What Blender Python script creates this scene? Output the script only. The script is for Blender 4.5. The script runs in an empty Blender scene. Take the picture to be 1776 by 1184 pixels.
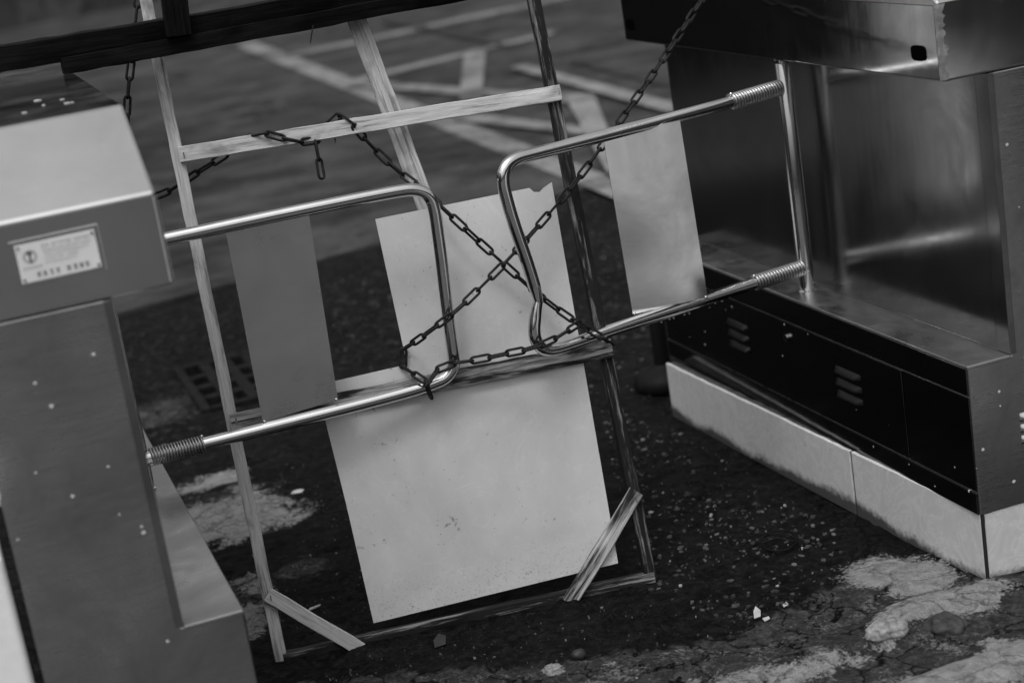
import bpy, bmesh, math, random
import numpy as np
from mathutils import Vector, Matrix, noise
rnd = random.Random(7)
scene = bpy.context.scene
C = scene.collection
V = Vector

# ------------------------------------------------------------------ camera
FPX, PW, PH = 3141.81, 1776.0, 1184.0
FW = V((0.27893817, 0.92326625, -0.26414564)); RT = V((0.93328607, -0.32542547, -0.15190578)); UP = V((0.2262092, 0.20415113, 0.95244512))
CAM = V((0, 0, 1.6))
cd = bpy.data.cameras.new('camera'); cam = bpy.data.objects.new('camera', cd); C.objects.link(cam)
m = Matrix((RT, UP, -FW)).transposed().to_4x4(); m.translation = CAM
cam.matrix_world = m
cd.sensor_width = 36; cd.sensor_fit = 'HORIZONTAL'; cd.lens = FPX / PW * 36
cd.clip_start = .05; cd.clip_end = 2000
cd.dof.use_dof = True; cd.dof.focus_distance = 3.82; cd.dof.aperture_fstop = 2.5; cd.dof.aperture_blades = 9
scene.camera = cam
scene.cycles.use_denoising = True
scene.cycles.denoising_prefilter = 'ACCURATE'

# ------------------------------------------------------------------ world, sun, exposure
SUN_EL, SUN_AZ = math.radians(66), math.radians(218)       # azimuth clockwise from +Y
w = bpy.data.worlds.new('World'); scene.world = w; w.use_nodes = True
nt = w.node_tree; nt.nodes.clear()
sky = nt.nodes.new('ShaderNodeTexSky'); sky.sky_type = 'NISHITA'; sky.sun_disc = False
sky.sun_elevation = SUN_EL; sky.sun_rotation = SUN_AZ; sky.dust_density = 9; sky.air_density = 4
bw = nt.nodes.new('ShaderNodeRGBToBW'); bg = nt.nodes.new('ShaderNodeBackground'); wo = nt.nodes.new('ShaderNodeOutputWorld')
nt.links.new(sky.outputs[0], bw.inputs[0]); nt.links.new(bw.outputs[0], bg.inputs[0]); nt.links.new(bg.outputs[0], wo.inputs[0])
bg.inputs[1].default_value = 0.15
sd = bpy.data.lights.new('sun', 'SUN'); sd.energy = 0.6; sd.angle = math.radians(10); sd.color = (1, 1, 1)
so = bpy.data.objects.new('sun', sd); C.objects.link(so)
sdir = V((math.sin(SUN_AZ) * math.cos(SUN_EL), math.cos(SUN_AZ) * math.cos(SUN_EL), math.sin(SUN_EL)))
so.rotation_euler = sdir.to_track_quat('Z', 'Y').to_euler(); so.location = sdir * 20
vs = scene.view_settings; vs.view_transform = 'Standard'; vs.look = 'None'; vs.gamma = 1; vs.use_curve_mapping = False
vs.exposure = -0.17

# ------------------------------------------------------------------ measuring helpers (survey of the place)
def ray(x, y): return FW + RT * ((x - PW / 2) / FPX) - UP * ((y - PH / 2) / FPX)
def onz(x, y, z): r = ray(x, y); return CAM + r * ((z - CAM.z) / r.z)
def ony(x, y, Y): r = ray(x, y); return CAM + r * ((Y - CAM.y) / r.y)
def onx(x, y, X): r = ray(x, y); return CAM + r * ((X - CAM.x) / r.x)
def onpl(x, y, P, n): r = ray(x, y); return CAM + r * ((P - CAM).dot(n) / r.dot(n))

# ------------------------------------------------------------------ object helpers
def link(name, me, parent=None, label=None, cat=None, group=None, kind=None, mw=None):
    o = bpy.data.objects.new(name, me); C.objects.link(o)
    if parent is not None:
        o.parent = parent
        base = parent.get('_w')
        pw = parent.matrix_world if base is None else Matrix([base[i * 4:i * 4 + 4] for i in range(4)])
        o.matrix_parent_inverse = pw.inverted()
    if mw is not None: o.matrix_basis = mw
    full = mw if mw is not None else Matrix.Identity(4)
    o['_w'] = [c for r in full for c in r]
    if label: o['label'] = label
    if cat: o['category'] = cat
    if group: o['group'] = group
    if kind: o['kind'] = kind
    return o
def thing(name, loc, label, cat, group=None): return link(name, None, None, label, cat, group, None, Matrix.Translation(loc))
def finish(bm, name, mat, smooth=None):
    me = bpy.data.meshes.new(name); bmesh.ops.recalc_face_normals(bm, faces=bm.faces); bm.to_mesh(me); bm.free()
    if mat: me.materials.append(mat)
    if smooth is not None:
        for p in me.polygons: p.use_smooth = True
        try: me.set_sharp_from_angle(angle=math.radians(smooth))
        except Exception: pass
    return me
def box_bm(x0, x1, y0, y1, z0, z1, bev=.002, seg=2):
    bm = bmesh.new(); bmesh.ops.create_cube(bm, size=1)
    for v in bm.verts: v.co = V(((x0 + x1) / 2 + v.co.x * (x1 - x0), (y0 + y1) / 2 + v.co.y * (y1 - y0), (z0 + z1) / 2 + v.co.z * (z1 - z0)))
    if bev: bmesh.ops.bevel(bm, geom=bm.edges[:], offset=bev, segments=seg, profile=.5, affect='EDGES')
    return bm
def box(name, x0, x1, y0, y1, z0, z1, mat, parent=None, bev=.002, seg=2, **k):
    return link(name, finish(box_bm(x0, x1, y0, y1, z0, z1, bev, seg), name, mat), parent, **k)
def prism_bm(poly, f0, f1, bev=0, seg=2):
    """poly: list of 2D points, f0/f1 map them to the two end faces"""
    bm = bmesh.new(); a = [bm.verts.new(f0(*p)) for p in poly]; b = [bm.verts.new(f1(*p)) for p in poly]; n = len(poly)
    bm.faces.new(a); bm.faces.new(b[::-1])
    for i in range(n): bm.faces.new((a[i], a[(i + 1) % n], b[(i + 1) % n], b[i]))
    bmesh.ops.recalc_face_normals(bm, faces=bm.faces)
    if bev: bmesh.ops.bevel(bm, geom=bm.edges[:], offset=bev, segments=seg, profile=.5, affect='EDGES')
    return bm
def tube_bm(pts, rad, seg=14, closed=False, bm=None, caps=True):
    bm = bm or bmesh.new(); n = len(pts); rings = []
    rads = rad if isinstance(rad, (list, tuple)) else [rad] * n
    T = []
    for i in range(n):
        a = pts[(i - 1) % n] if (closed or i > 0) else pts[0]; b = pts[(i + 1) % n] if (closed or i < n - 1) else pts[-1]
        T.append((b - a).normalized())
    nrm = T[0].orthogonal().normalized()
    for i in range(n):
        nrm = (nrm - T[i] * nrm.dot(T[i])).normalized(); bi = T[i].cross(nrm)
        rr = rads[i]; r1, r2 = rr if isinstance(rr, tuple) else (rr, rr)
        rings.append([bm.verts.new(pts[i] + nrm * (math.cos(2 * math.pi * k / seg) * r1) + bi * (math.sin(2 * math.pi * k / seg) * r2)) for k in range(seg)])
    for i in range(n if closed else n - 1):
        A, B = rings[i], rings[(i + 1) % n]
        for k in range(seg): bm.faces.new((A[k], A[(k + 1) % seg], B[(k + 1) % seg], B[k]))
    if caps and not closed: bm.faces.new(rings[0][::-1]); bm.faces.new(rings[-1])
    return bm
def smooth_path(pts, it=3):
    for _ in range(it):
        q = [pts[0]]
        for a, b in zip(pts, pts[1:]): q += [a * .75 + b * .25, a * .25 + b * .75]
        q.append(pts[-1]); pts = q
    return pts
def lathe_bm(prof, cx, cy, seg=32):
    bm = bmesh.new(); rings = []
    for r, z in prof: rings.append([bm.verts.new((cx + r * math.cos(2 * math.pi * k / seg), cy + r * math.sin(2 * math.pi * k / seg), z)) for k in range(seg)])
    for A, B in zip(rings, rings[1:]):
        for k in range(seg): bm.faces.new((A[k], A[(k + 1) % seg], B[(k + 1) % seg], B[k]))
    bm.faces.new(rings[0][::-1]); bm.faces.new(rings[-1])
    return bm

# ------------------------------------------------------------------ materials (the photograph is black and white: all greys)
class NB:
    def __init__(s, name):
        s.m = bpy.data.materials.new(name); s.m.use_nodes = True; s.t = s.m.node_tree; s.b = s.t.nodes['Principled BSDF']
    def n(s, t, **k):
        o = s.t.nodes.new(t)
        for a, v in k.items(): setattr(o, a, v)
        return o
    def l(s, a, b): s.t.links.new(a, b)
    def coord(s, scale=(1, 1, 1), kind='Object'):
        c = s.n('ShaderNodeTexCoord'); mp = s.n('ShaderNodeMapping'); mp.inputs['Scale'].default_value = scale
        s.l(c.outputs[kind], mp.inputs[0]); return mp.outputs[0]
    def noise(s, vec, scale, detail=4, rough=.55, dist=0):
        o = s.n('ShaderNodeTexNoise'); o.inputs['Scale'].default_value = scale; o.inputs['Detail'].default_value = detail
        o.inputs['Roughness'].default_value = rough; o.inputs['Distortion'].default_value = dist; s.l(vec, o.inputs['Vector']); return o.outputs['Fac']
    def voro(s, vec, scale, feat='F1', out='Distance'):
        o = s.n('ShaderNodeTexVoronoi', feature=feat); o.inputs['Scale'].default_value = scale; s.l(vec, o.inputs['Vector']); return o.outputs[out]
    def ramp(s, fac, stops):
        o = s.n('ShaderNodeValToRGB'); e = o.color_ramp.elements
        while len(e) < len(stops): e.new(.5)
        for el, (p, v) in zip(e, stops): el.position = p; el.color = (v, v, v, 1)
        s.l(fac, o.inputs[0]); return o.outputs[0]
    def math(s, op, a, b=None, clamp=False):
        o = s.n('ShaderNodeMath', operation=op, use_clamp=clamp)
        for i, x in enumerate((a, b)):
            if x is None: continue
            if isinstance(x, (int, float)): o.inputs[i].default_value = x
            else: s.l(x, o.inputs[i])
        return o.outputs[0]
    def mix(s, f, a, b):
        o = s.n('ShaderNodeMix', data_type='FLOAT')
        for i, x in zip((0, 2, 3), (f, a, b)):
            if isinstance(x, (int, float)): o.inputs[i].default_value = x
            else: s.l(x, o.inputs[i])
        return o.outputs[0]
    def set(s, name, x):
        i = s.b.inputs[name]
        if isinstance(x, (int, float)): i.default_value = (x, x, x, 1) if i.type == 'RGBA' else x
        else: s.l(x, i)
    def bump(s, h, strength=.3, dist=.002):
        o = s.n('ShaderNodeBump'); o.inputs['Strength'].default_value = strength; o.inputs['Distance'].default_value = dist
        s.l(h, o.inputs['Height']); s.l(o.outputs[0], s.b.inputs['Normal'])

def steel(name, base=.56, r0=.2, r1=.36, stretch=(4, 4, 120), spots=0., smudge=.25, bump=.05, wave=0., aniso=0., spot_axes=(1, 1, 1), spot_scale=42, spot_r=.24, br_amp=1.):
    k = NB(name); c = k.coord(); cs = k.coord(stretch)
    br = k.noise(cs, 6, 2, .5); sm = k.noise(c, 5, 5, .65, .6)
    col = k.math('MULTIPLY', k.ramp(sm, [(.3, base * (1 - smudge)), (.65, base)]), k.ramp(br, [(.3, 1 - .05 * br_amp), (.7, 1)]))
    rough = k.math('ADD', k.ramp(sm, [(.3, r1), (.7, r0)]), k.ramp(br, [(.35, 0), (.65, .06 * br_amp)]))
    met = 1.0
    if spots:
        sc_ = k.coord(spot_axes); vd = k.voro(sc_, spot_scale); vc = k.n('ShaderNodeTexVoronoi'); vc.inputs['Scale'].default_value = spot_scale; k.l(sc_, vc.inputs['Vector'])
        sep = k.n('ShaderNodeSeparateColor'); k.l(vc.outputs['Color'], sep.inputs[0])
        size = k.math('MULTIPLY', k.math('SUBTRACT', sep.outputs[0], 1 - spots), spot_r / spots)
        wob = k.math('MULTIPLY', k.noise(c, 260, 3), .22)
        mask = k.math('MULTIPLY', k.math('GREATER_THAN', size, k.math('ADD', vd, wob)), k.math('GREATER_THAN', k.noise(c, 7, 3, .7), .47))
        met = k.math('SUBTRACT', 1.0, mask); col = k.mix(mask, col, .6); rough = k.mix(mask, rough, .8)
    k.set('Base Color', col); k.set('Metallic', met); k.set('Roughness', rough)
    if aniso:
        tg = k.n('ShaderNodeTangent', direction_type='RADIAL', axis='Z'); k.l(tg.outputs[0], k.b.inputs['Tangent']); k.set('Anisotropic', aniso); k.b.inputs['Anisotropic Rotation'].default_value = 0.0
    h = k.math('MULTIPLY', br, .006)
    if wave: h = k.math('ADD', h, k.math('MULTIPLY', k.noise(c, 2.6, 1), wave))
    k.bump(h, bump, .002)
    return k.m
def plain(name, base, rough=.6, metal=0., var=.25, scale=30, bump=.2, spec=None):
    k = NB(name); c = k.coord(); n = k.noise(c, scale, 5, .65)
    k.set('Base Color', k.ramp(n, [(.3, base * (1 - var)), (.7, base * (1 + var))])); k.set('Roughness', rough); k.set('Metallic', metal)
    if spec is not None: k.set('Specular IOR Level', spec)
    k.bump(n, bump, .002); return k.m
def wood(name, lo, hi, stain=.5, stain_v=.02, rough=.7, spec=.3):
    """grain runs along local X"""
    k = NB(name); info = k.n('ShaderNodeObjectInfo'); tc = k.n('ShaderNodeTexCoord')
    add = k.n('ShaderNodeVectorMath', operation='ADD'); comb = k.n('ShaderNodeCombineXYZ')
    rr = k.math('MULTIPLY', info.outputs['Random'], 37.0)
    for i in range(3): k.l(rr, comb.inputs[i])
    k.l(tc.outputs['Object'], add.inputs[0]); k.l(comb.outputs[0], add.inputs[1])
    def mp(sc):
        q = k.n('ShaderNodeMapping'); q.inputs['Scale'].default_value = sc; k.l(add.outputs[0], q.inputs[0]); return q.outputs[0]
    g = k.noise(mp((5, 120, 120)), 2.2, 5, .65, .4); f = k.noise(mp((12, 420, 420)), 2, 3, .6); s = k.noise(mp((2.2, 34, 34)), 2.2, 6, .7, .35)
    base = k.ramp(g, [(.28, lo), (.52, (lo + hi) / 2 * 1.1), (.75, hi)])
    base = k.math('MULTIPLY', base, k.ramp(f, [(.3, .78), (.7, 1.08)]))
    mk = k.ramp(s, [(stain - .12, 1), (stain + .04, 0)])
    bl = k.noise(mp((4.5, 9, 9)), 1.6, 4, .6, .6); base = k.math('MULTIPLY', base, k.ramp(bl, [(.30, .45), (.46, 1), (.7, 1.06)]))
    k.set('Base Color', k.mix(mk, base, stain_v)); k.set('Roughness', rough); k.set('Specular IOR Level', spec)
    k.bump(k.math('ADD', g, k.math('MULTIPLY', f, .6)), .5, .0012); return k.m

M = {}
M['steel_front'] = steel('brushed_steel_front', .54, .2, .34, (3, 3, 60), spots=.26, smudge=.42, bump=.012, spot_axes=(1, 0, 1), spot_scale=62, spot_r=.36)
M['steel_lid'] = steel('steel_lid', .62, .10, .18, (1.5, 1.5, 1.5), spots=.03, smudge=.12, bump=.004, spot_axes=(1, 0, 1))
M['steel_hood'] = steel('steel_hood_side', .5, .05, .12, (9, 9, 1.2), smudge=.3, br_amp=.3, bump=.3, wave=.4)
M['steel_panel'] = steel('steel_side_panel', .36, .10, .2, (9, 9, 1.2), smudge=.35, br_amp=.3, bump=.3, wave=.5)
M['steel_ledge'] = steel('steel_ledge', .62, .2, .42, (6, 3, 3), smudge=.35)
M['steel_base'] = steel('steel_base_dark', .14, .09, .17, (3, 3, 50), spots=.07, smudge=.3, spot_axes=(0, 1, 1))
M['louver'] = steel('louver_steel', .09, .25, .4, (3, 3, 3), smudge=.3)
M['chrome'] = steel('polished_tube', .72, .05, .12, (60, 60, 60), smudge=.18, bump=.01)
M['plate'] = steel('brushed_plate', .74, .14, .26, (3, 3, 160), smudge=.28, bump=.6, wave=1.6)
M['plate_mottled'] = steel('mottled_plate', .84, .10, .2, (3, 3, 160), smudge=.3, bump=1.0, wave=7, br_amp=.5)
M['spring'] = steel('spring_steel', .58, .22, .36, (40, 40, 40), smudge=.3)
M['chain'] = plain('dark_rusty_chain', .016, .55, .15, .6, 160, .5, .25)
M['weld'] = plain('rough_weld', .5, .45, .7, .3, 90, .8)
M['black'] = plain('black_gap', .003, .9, 0, .2, 30, .1, 0)
M['rubber'] = plain('black_rubber', .006, .6, 0, .4, 25, .3, .15)
M['wood_light'] = wood('pale_weathered_wood', .38, .64, .43, .12)
M['wood_stained'] = wood('black_stained_wood', .22, .55, .575, .010)
M['wood_black'] = wood('blackened_wood', .16, .5, .64, .006)
M['wood_burnt'] = wood('scorched_wood', .36, .64, .55, .015)
M['wood_dark'] = wood('wet_dark_wood', .012, .05, .56, .006, .5)
M['beam'] = wood('tarred_beam', .003, .011, .5, .002, .6, .05)

def mat_board():
    k = NB('white_laminate_board'); c = k.coord(); n = k.noise(c, 6, 4); f = k.noise(c, 70, 5, .75, .5); g = k.noise(c, 22, 4, .7, 1.2)
    vein = k.ramp(k.math('ABSOLUTE', k.math('SUBTRACT', k.noise(c, 11, 3, .6, 1.5), .5)), [(0, 1.08), (.012, 1)])
    base = k.math('MULTIPLY', k.math('MULTIPLY', k.ramp(n, [(.3, .53), (.7, .63)]), k.ramp(k.noise(c, 2.4, 5, .7, .8), [(.35, .9), (.6, 1.02)])), vein)
    scuff = k.math('MULTIPLY', k.ramp(f, [(.53, 0), (.60, 1)]), k.ramp(g, [(.61, 0), (.67, 1)]))
    v = k.voro(c, 60); sp = k.ramp(v, [(.05, 1), (.09, 0)]); sp = k.math('MULTIPLY', sp, k.ramp(k.noise(c, 25, 2), [(.5, 0), (.55, 1)]))
    pos = k.n('ShaderNodeSeparateXYZ'); k.l(c, pos.inputs[0])
    low = k.math('MULTIPLY', k.ramp(pos.outputs['Z'], [(.07, 1), (.15, 0)]), k.ramp(k.noise(c, 210, 5, .75), [(.56, 0), (.68, 1)]))
    mk = k.math('MAXIMUM', k.math('MAXIMUM', k.math('MULTIPLY', scuff, .75), k.math('MULTIPLY', sp, .8)), k.math('MULTIPLY', low, .7))
    k.set('Base Color', k.mix(mk, base, .09)); k.set('Roughness', .5); k.bump(f, .04, .001); return k.m
M['board'] = mat_board()
def mat_tile():
    k = NB('marbled_tile'); c = k.coord(); n = k.noise(c, 9, 6, .6, 2.5); v = k.ramp(k.math('ABSOLUTE', k.math('SUBTRACT', n, .5)), [(0, .74), (.03, .66), (.2, .60)])
    pos = k.n('ShaderNodeSeparateXYZ'); k.l(c, pos.inputs[0])
    d = k.math('SUBTRACT', k.math('ADD', k.math('MULTIPLY', k.noise(c, 60, 6, .75), .55), k.math('MULTIPLY', k.noise(c, 3.5, 2), .8)), k.math('MULTIPLY', pos.outputs['Z'], 11))
    mk = k.ramp(d, [(.40, 0), (.62, .9)])
    sp = k.math('MULTIPLY', k.ramp(k.voro(c, 45), [(.06, 1), (.1, 0)]), k.ramp(k.noise(c, 18, 2), [(.56, 0), (.6, 1)]))
    k.set('Base Color', k.mix(k.math('MAXIMUM', mk, k.math('MULTIPLY', sp, .7)), v, .02)); k.set('Roughness', .38); k.bump(n, .04, .001); return k.m
M['tile'] = mat_tile()
M['mortar_dark'] = plain('dark_mortar', .015, .9, 0, .5, 60, .8)
M['mortar'] = plain('old_mortar', .06, .9, 0, .6, 60, .8)
M['mortar_light'] = plain('pale_mortar', .35, .9, 0, .4, 60, .8)
M['white_wall'] = plain('white_render', .9, .7, 0, .08, 20, .2)
M['paint'] = None
M['nameplate'] = plain('aluminium_label', .86, .5, .15, .06, 12, .05)
M['ink'] = plain('grey_ink', .38, .6, 0, .2)
M['ink_dark'] = plain('dark_ink', .16, .6, 0, .2)

def mat_ground():
    k = NB('wet_worn_asphalt'); c = k.coord()
    dry_sunlit = k.n('ShaderNodeAttribute', attribute_name='dry_sunlit').outputs['Fac']; con = k.n('ShaderNodeAttribute', attribute_name='concrete').outputs['Fac']
    big = k.noise(c, 1.6, 5, .6, .4); mid = k.noise(c, 14, 6, .68, .3); fine = k.noise(c, 130, 5, .75); grain = k.noise(c, 420, 3, .7); blot = k.noise(c, 38, 6, .72, .6)
    cen = lambda x, g: k.math('MULTIPLY', k.math('SUBTRACT', x, .5), g)
    asph = k.math('MULTIPLY', k.ramp(big, [(.3, .006), (.7, .013)]), k.ramp(fine, [(.3, .45), (.55, 1.0), (.75, 2.4)]))
    asph = k.math('MULTIPLY', asph, k.ramp(blot, [(.34, .3), (.5, .9), (.66, 1.9)]))
    vs = k.voro(c, 110); spk = k.math('MULTIPLY', k.ramp(vs, [(.14, 1), (.22, 0)]), k.ramp(k.noise(c, 45, 3), [(.5, 0), (.6, 1)]))
    asph = k.mix(k.math('MULTIPLY', spk, .55), asph, .05)
    cm = k.ramp(k.math('ADD', con, k.math('ADD', cen(mid, .7), cen(blot, .55))), [(.42, 0), (.62, 1)])
    cc = k.math('MULTIPLY', k.ramp(blot, [(.3, .014), (.5, .038), (.72, .085)]), k.ramp(fine, [(.3, .55), (.7, 1.5)]))
    wv = k.n('ShaderNodeVectorMath', operation='ADD'); nz = k.n('ShaderNodeTexNoise'); nz.inputs['Scale'].default_value = 9; nz.inputs['Detail'].default_value = 5; k.l(c, nz.inputs['Vector'])
    sc2 = k.n('ShaderNodeVectorMath', operation='SCALE'); sc2.inputs['Scale'].default_value = .22; k.l(nz.outputs['Color'], sc2.inputs[0]); k.l(c, wv.inputs[0]); k.l(sc2.outputs[0], wv.inputs[1])
    ck = k.ramp(k.voro(wv.outputs[0], 6.5, 'DISTANCE_TO_EDGE'), [(.006, 0.08), (.035, 1)])
    cc = k.math('MULTIPLY', cc, ck); asph = k.math('MULTIPLY', asph, k.ramp(ck, [(0, .45), (1, 1)]))
    crumb = k.math('MULTIPLY', k.ramp(k.math('ADD', k.math('MULTIPLY', mid, .5), k.math('MULTIPLY', fine, .5)), [(.53, 0), (.6, 1)]), k.ramp(k.math('ADD', con, cen(mid, 1.0)), [(.6, 0), (.85, 1)]))
    cc = k.mix(k.math('MULTIPLY', crumb, .75), cc, .20)
    edge = k.math('ADD', dry_sunlit, k.math('ADD', cen(mid, .75), k.math('ADD', cen(blot, 1.0), cen(fine, 1.2))))
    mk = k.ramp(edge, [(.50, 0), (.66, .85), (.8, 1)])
    conc_sunlit = k.math('MULTIPLY', k.math('MULTIPLY', k.ramp(grain, [(.3, .17), (.7, .40)]), k.ramp(blot, [(.3, .5), (.7, 1.2)])), k.ramp(ck, [(0, .5), (1, 1)]))  # pale tone for dried concrete and for painted-in pools of sunlight
    k.set('Base Color', k.mix(mk, k.mix(cm, asph, cc), conc_sunlit)); k.set('Roughness', k.mix(mk, k.ramp(mid, [(.3, .42), (.7, .75)]), .92)); k.set('Specular IOR Level', .05)
    k.bump(k.math('ADD', k.math('MULTIPLY', blot, .9), k.math('ADD', k.math('MULTIPLY', fine, .8), k.math('MULTIPLY', grain, .4))), .9, .006); return k.m
def mat_pave(name, a, b, paint=False):
    k = NB(name); c = k.coord(); cs = k.coord((.8, 1, 1))
    big = k.noise(cs, 2.0, 6, .65, .15); sp = k.noise(c, 22, 5, .75); st = k.noise(cs, 1.5, 9, .74, 1.0)
    v = k.math('MULTIPLY', k.ramp(big, [(.34, a), (.62, b)]), k.ramp(sp, [(.3, .6), (.7, 1.3)]))
    v = k.math('MULTIPLY', v, k.ramp(st, [(.41, .38), (.52, 1)]))
    k.set('Base Color', v); k.set('Roughness', .8); k.set('Specular IOR Level', .2); k.bump(sp, .3, .004); return k.m
M['ground'] = mat_ground()
M['pave'] = mat_pave('stained_concrete', .022, .072)
M['line'] = mat_pave('worn_road_paint', .18, .27)
M['apron'] = mat_pave('pale_reflector_ground', .5, .65)
M['joint'] = plain('dark_joint', .02, .9)

# ------------------------------------------------------------------ ground, pavement, markings
JA, JB = onz(240, 537, 0), onz(1030, 326, 0)
jd = (JB - JA).normalized(); jn = V((-jd.y, jd.x, 0))
# pale patches, dried old concrete at left, sunlight painted in at right: (px, py, radius along x m, radius y m, strength)
DRY = [(372, 833, .11, .10, 1.0), (405, 900, .16, .16, 1.05), (470, 875, .07, .10, .75), (330, 905, .08, .1, .7), (440, 1015, .06, .12, .7), (435, 1075, .06, .10, .8), (300, 772, .10, .08, .55), (225, 700, .1, .1, .5),  # dried concrete at left, painted-in sunlight at right
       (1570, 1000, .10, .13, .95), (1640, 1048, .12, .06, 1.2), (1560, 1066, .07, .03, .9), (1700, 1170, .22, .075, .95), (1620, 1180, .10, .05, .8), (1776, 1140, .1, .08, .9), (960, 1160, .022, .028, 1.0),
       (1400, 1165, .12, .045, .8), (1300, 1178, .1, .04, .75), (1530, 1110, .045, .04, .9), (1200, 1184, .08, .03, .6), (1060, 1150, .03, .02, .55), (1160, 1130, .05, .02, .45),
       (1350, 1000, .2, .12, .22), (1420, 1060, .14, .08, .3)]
DRY_SUNLIT_W = [(onz(a, b, 0), rx, ry, s) for a, b, rx, ry, s in DRY]
LUMP = [(onz(1640, 1092, 0), .09, .06, .010), (onz(1545, 1112, 0), .04, .04, .022), (onz(1500, 1120, 0), .05, .03, .012), (onz(1720, 1165, 0), .3, .07, .022), (onz(1380, 1150, 0), .16, .05, .014),
        (onz(390, 870, 0), .22, .20, .016), (onz(440, 1030, 0), .1, .14, .012), (onz(1640, 1045, 0), .2, .07, .010)]
EDGE = [onz(*p_, 0) for p_ in ((440, 1184), (700, 1150), (930, 1140), (1060, 1118), (1250, 1090), (1420, 1010), (1500, 985), (1620, 990), (1760, 985))]
CONC = [(onz(400, 880, 0), .26, .30), (onz(430, 1050, 0), .12, .2), (onz(250, 720, 0), .3, .3), (onz(520, 980, 0), .12, .12)]
GX0, GY1 = onz(300, 640, 0).x, onz(300, 640, 0).y
def edge_y(x):
    for a, b in zip(EDGE, EDGE[1:]):
        if a.x <= x <= b.x: return a.y + (b.y - a.y) * (x - a.x) / (b.x - a.x)
    return EDGE[0].y if x < EDGE[0].x else EDGE[-1].y
FCON = [0.]
def fields(x, y):
    p = V((x, y, 0)); h = 0; dry_sunlit = 0; con = 0
    if -1 < x < 4 and 1.5 < y < 8:
        n1 = noise.fractal(V((x * 3, y * 3, .3)), 1, 2.1, 4); n2 = noise.fractal(V((x * 13, y * 13, 4.1)), .8, 2.2, 4)
        h = -.006 + n1 * .006 + n2 * .0034
        crack = abs(noise.noise(V((x * 4.5 + n2 * .15, y * 6 + n2 * .2, 9)))); h -= .007 * max(0, 1 - crack / .035)
        for q, rx, ry, s in LUMP:
            dx, dy = (x - q.x) / rx, (y - q.y) / ry; d = dx * dx + dy * dy + n2 * .35
            if d < 1: h += s * (1 - max(d, 0)) ** .6
        dd = edge_y(x) - y + n2 * .02; con = max(0, min(1, dd / .10 + .3)) * .75
        h += .010 * max(0, min(1, dd / .02)) * (.5 + noise.noise(V((x * 7, y * 7, 2)))) + .0016 * noise.noise(V((x * 45, y * 45, 6)))
        con = max(con, .40 * max(0, min(1, (y - 4.5) / .8)))
        for q, rx, ry in CONC:
            dx, dy = (x - q.x) / rx, (y - q.y) / ry; con = max(con, .72 * max(0, 1.25 - math.sqrt(dx * dx + dy * dy)))
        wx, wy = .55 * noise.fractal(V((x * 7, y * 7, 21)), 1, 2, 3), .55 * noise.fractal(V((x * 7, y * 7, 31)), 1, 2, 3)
        for q, rx, ry, s in DRY_SUNLIT_W:
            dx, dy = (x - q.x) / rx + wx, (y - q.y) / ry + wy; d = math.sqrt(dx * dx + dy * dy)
            if d < 1.6: dry_sunlit = max(dry_sunlit, s * max(0, min(1, (1.6 - d) / 1.1)))
        fall = min(1, (x + 1) / .4, (4 - x) / .4, (y - 1.5) / .3, (8 - y) / .5); h *= max(0, fall)
        if GX0 + .03 < x < GX0 + .33 and GY1 - .59 < y < GY1 - .03: h = -.09; dry_sunlit = con = 0
    FCON[0] = con
    return h, dry_sunlit
def axis(lo, hi, d0, d1, step):
    a = list(np.arange(d0, d1 + 1e-6, step)); g = step; x = d0
    left = []
    while x > lo: g *= 1.5; x -= g; left.append(max(x, lo))
    g = step; x = a[-1]; right = []
    while x < hi: g *= 1.5; x += g; right.append(min(x, hi))
    return left[::-1] + a + right
xs = axis(-400, 400, -.25, 2.35, .013); ys = axis(-200, 600, 2.45, 5.6, .013)
gv = []; gd = []; gc = []
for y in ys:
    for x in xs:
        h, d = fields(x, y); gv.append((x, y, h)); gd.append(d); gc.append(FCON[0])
nx = len(xs); gf = [(j * nx + i, j * nx + i + 1, (j + 1) * nx + i + 1, (j + 1) * nx + i) for j in range(len(ys) - 1) for i in range(nx - 1)]
me = bpy.data.meshes.new('ground'); me.from_pydata(gv, [], gf); me.materials.append(M['ground'])
a = me.attributes.new('dry_sunlit', 'FLOAT', 'POINT'); a.data.foreach_set('value', gd)
a = me.attributes.new('concrete', 'FLOAT', 'POINT'); a.data.foreach_set('value', gc)
me.polygons.foreach_set('use_smooth', [True] * len(gf))
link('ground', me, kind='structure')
# far pavement: a slab edge 14 mm proud of the worn asphalt, runs to the horizon
c0, c1 = JA - jd * 300, JA + jd * 300
me = finish(prism_bm([(c0.x, c0.y), (c1.x, c1.y), (c1.x + jn.x * 500, c1.y + jn.y * 500), (c0.x + jn.x * 500, c0.y + jn.y * 500)], lambda x, y: V((x, y, .010)), lambda x, y: V((x, y, -.1))), 'pavement', M['pave'])
link('pavement', me, kind='structure')
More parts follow.
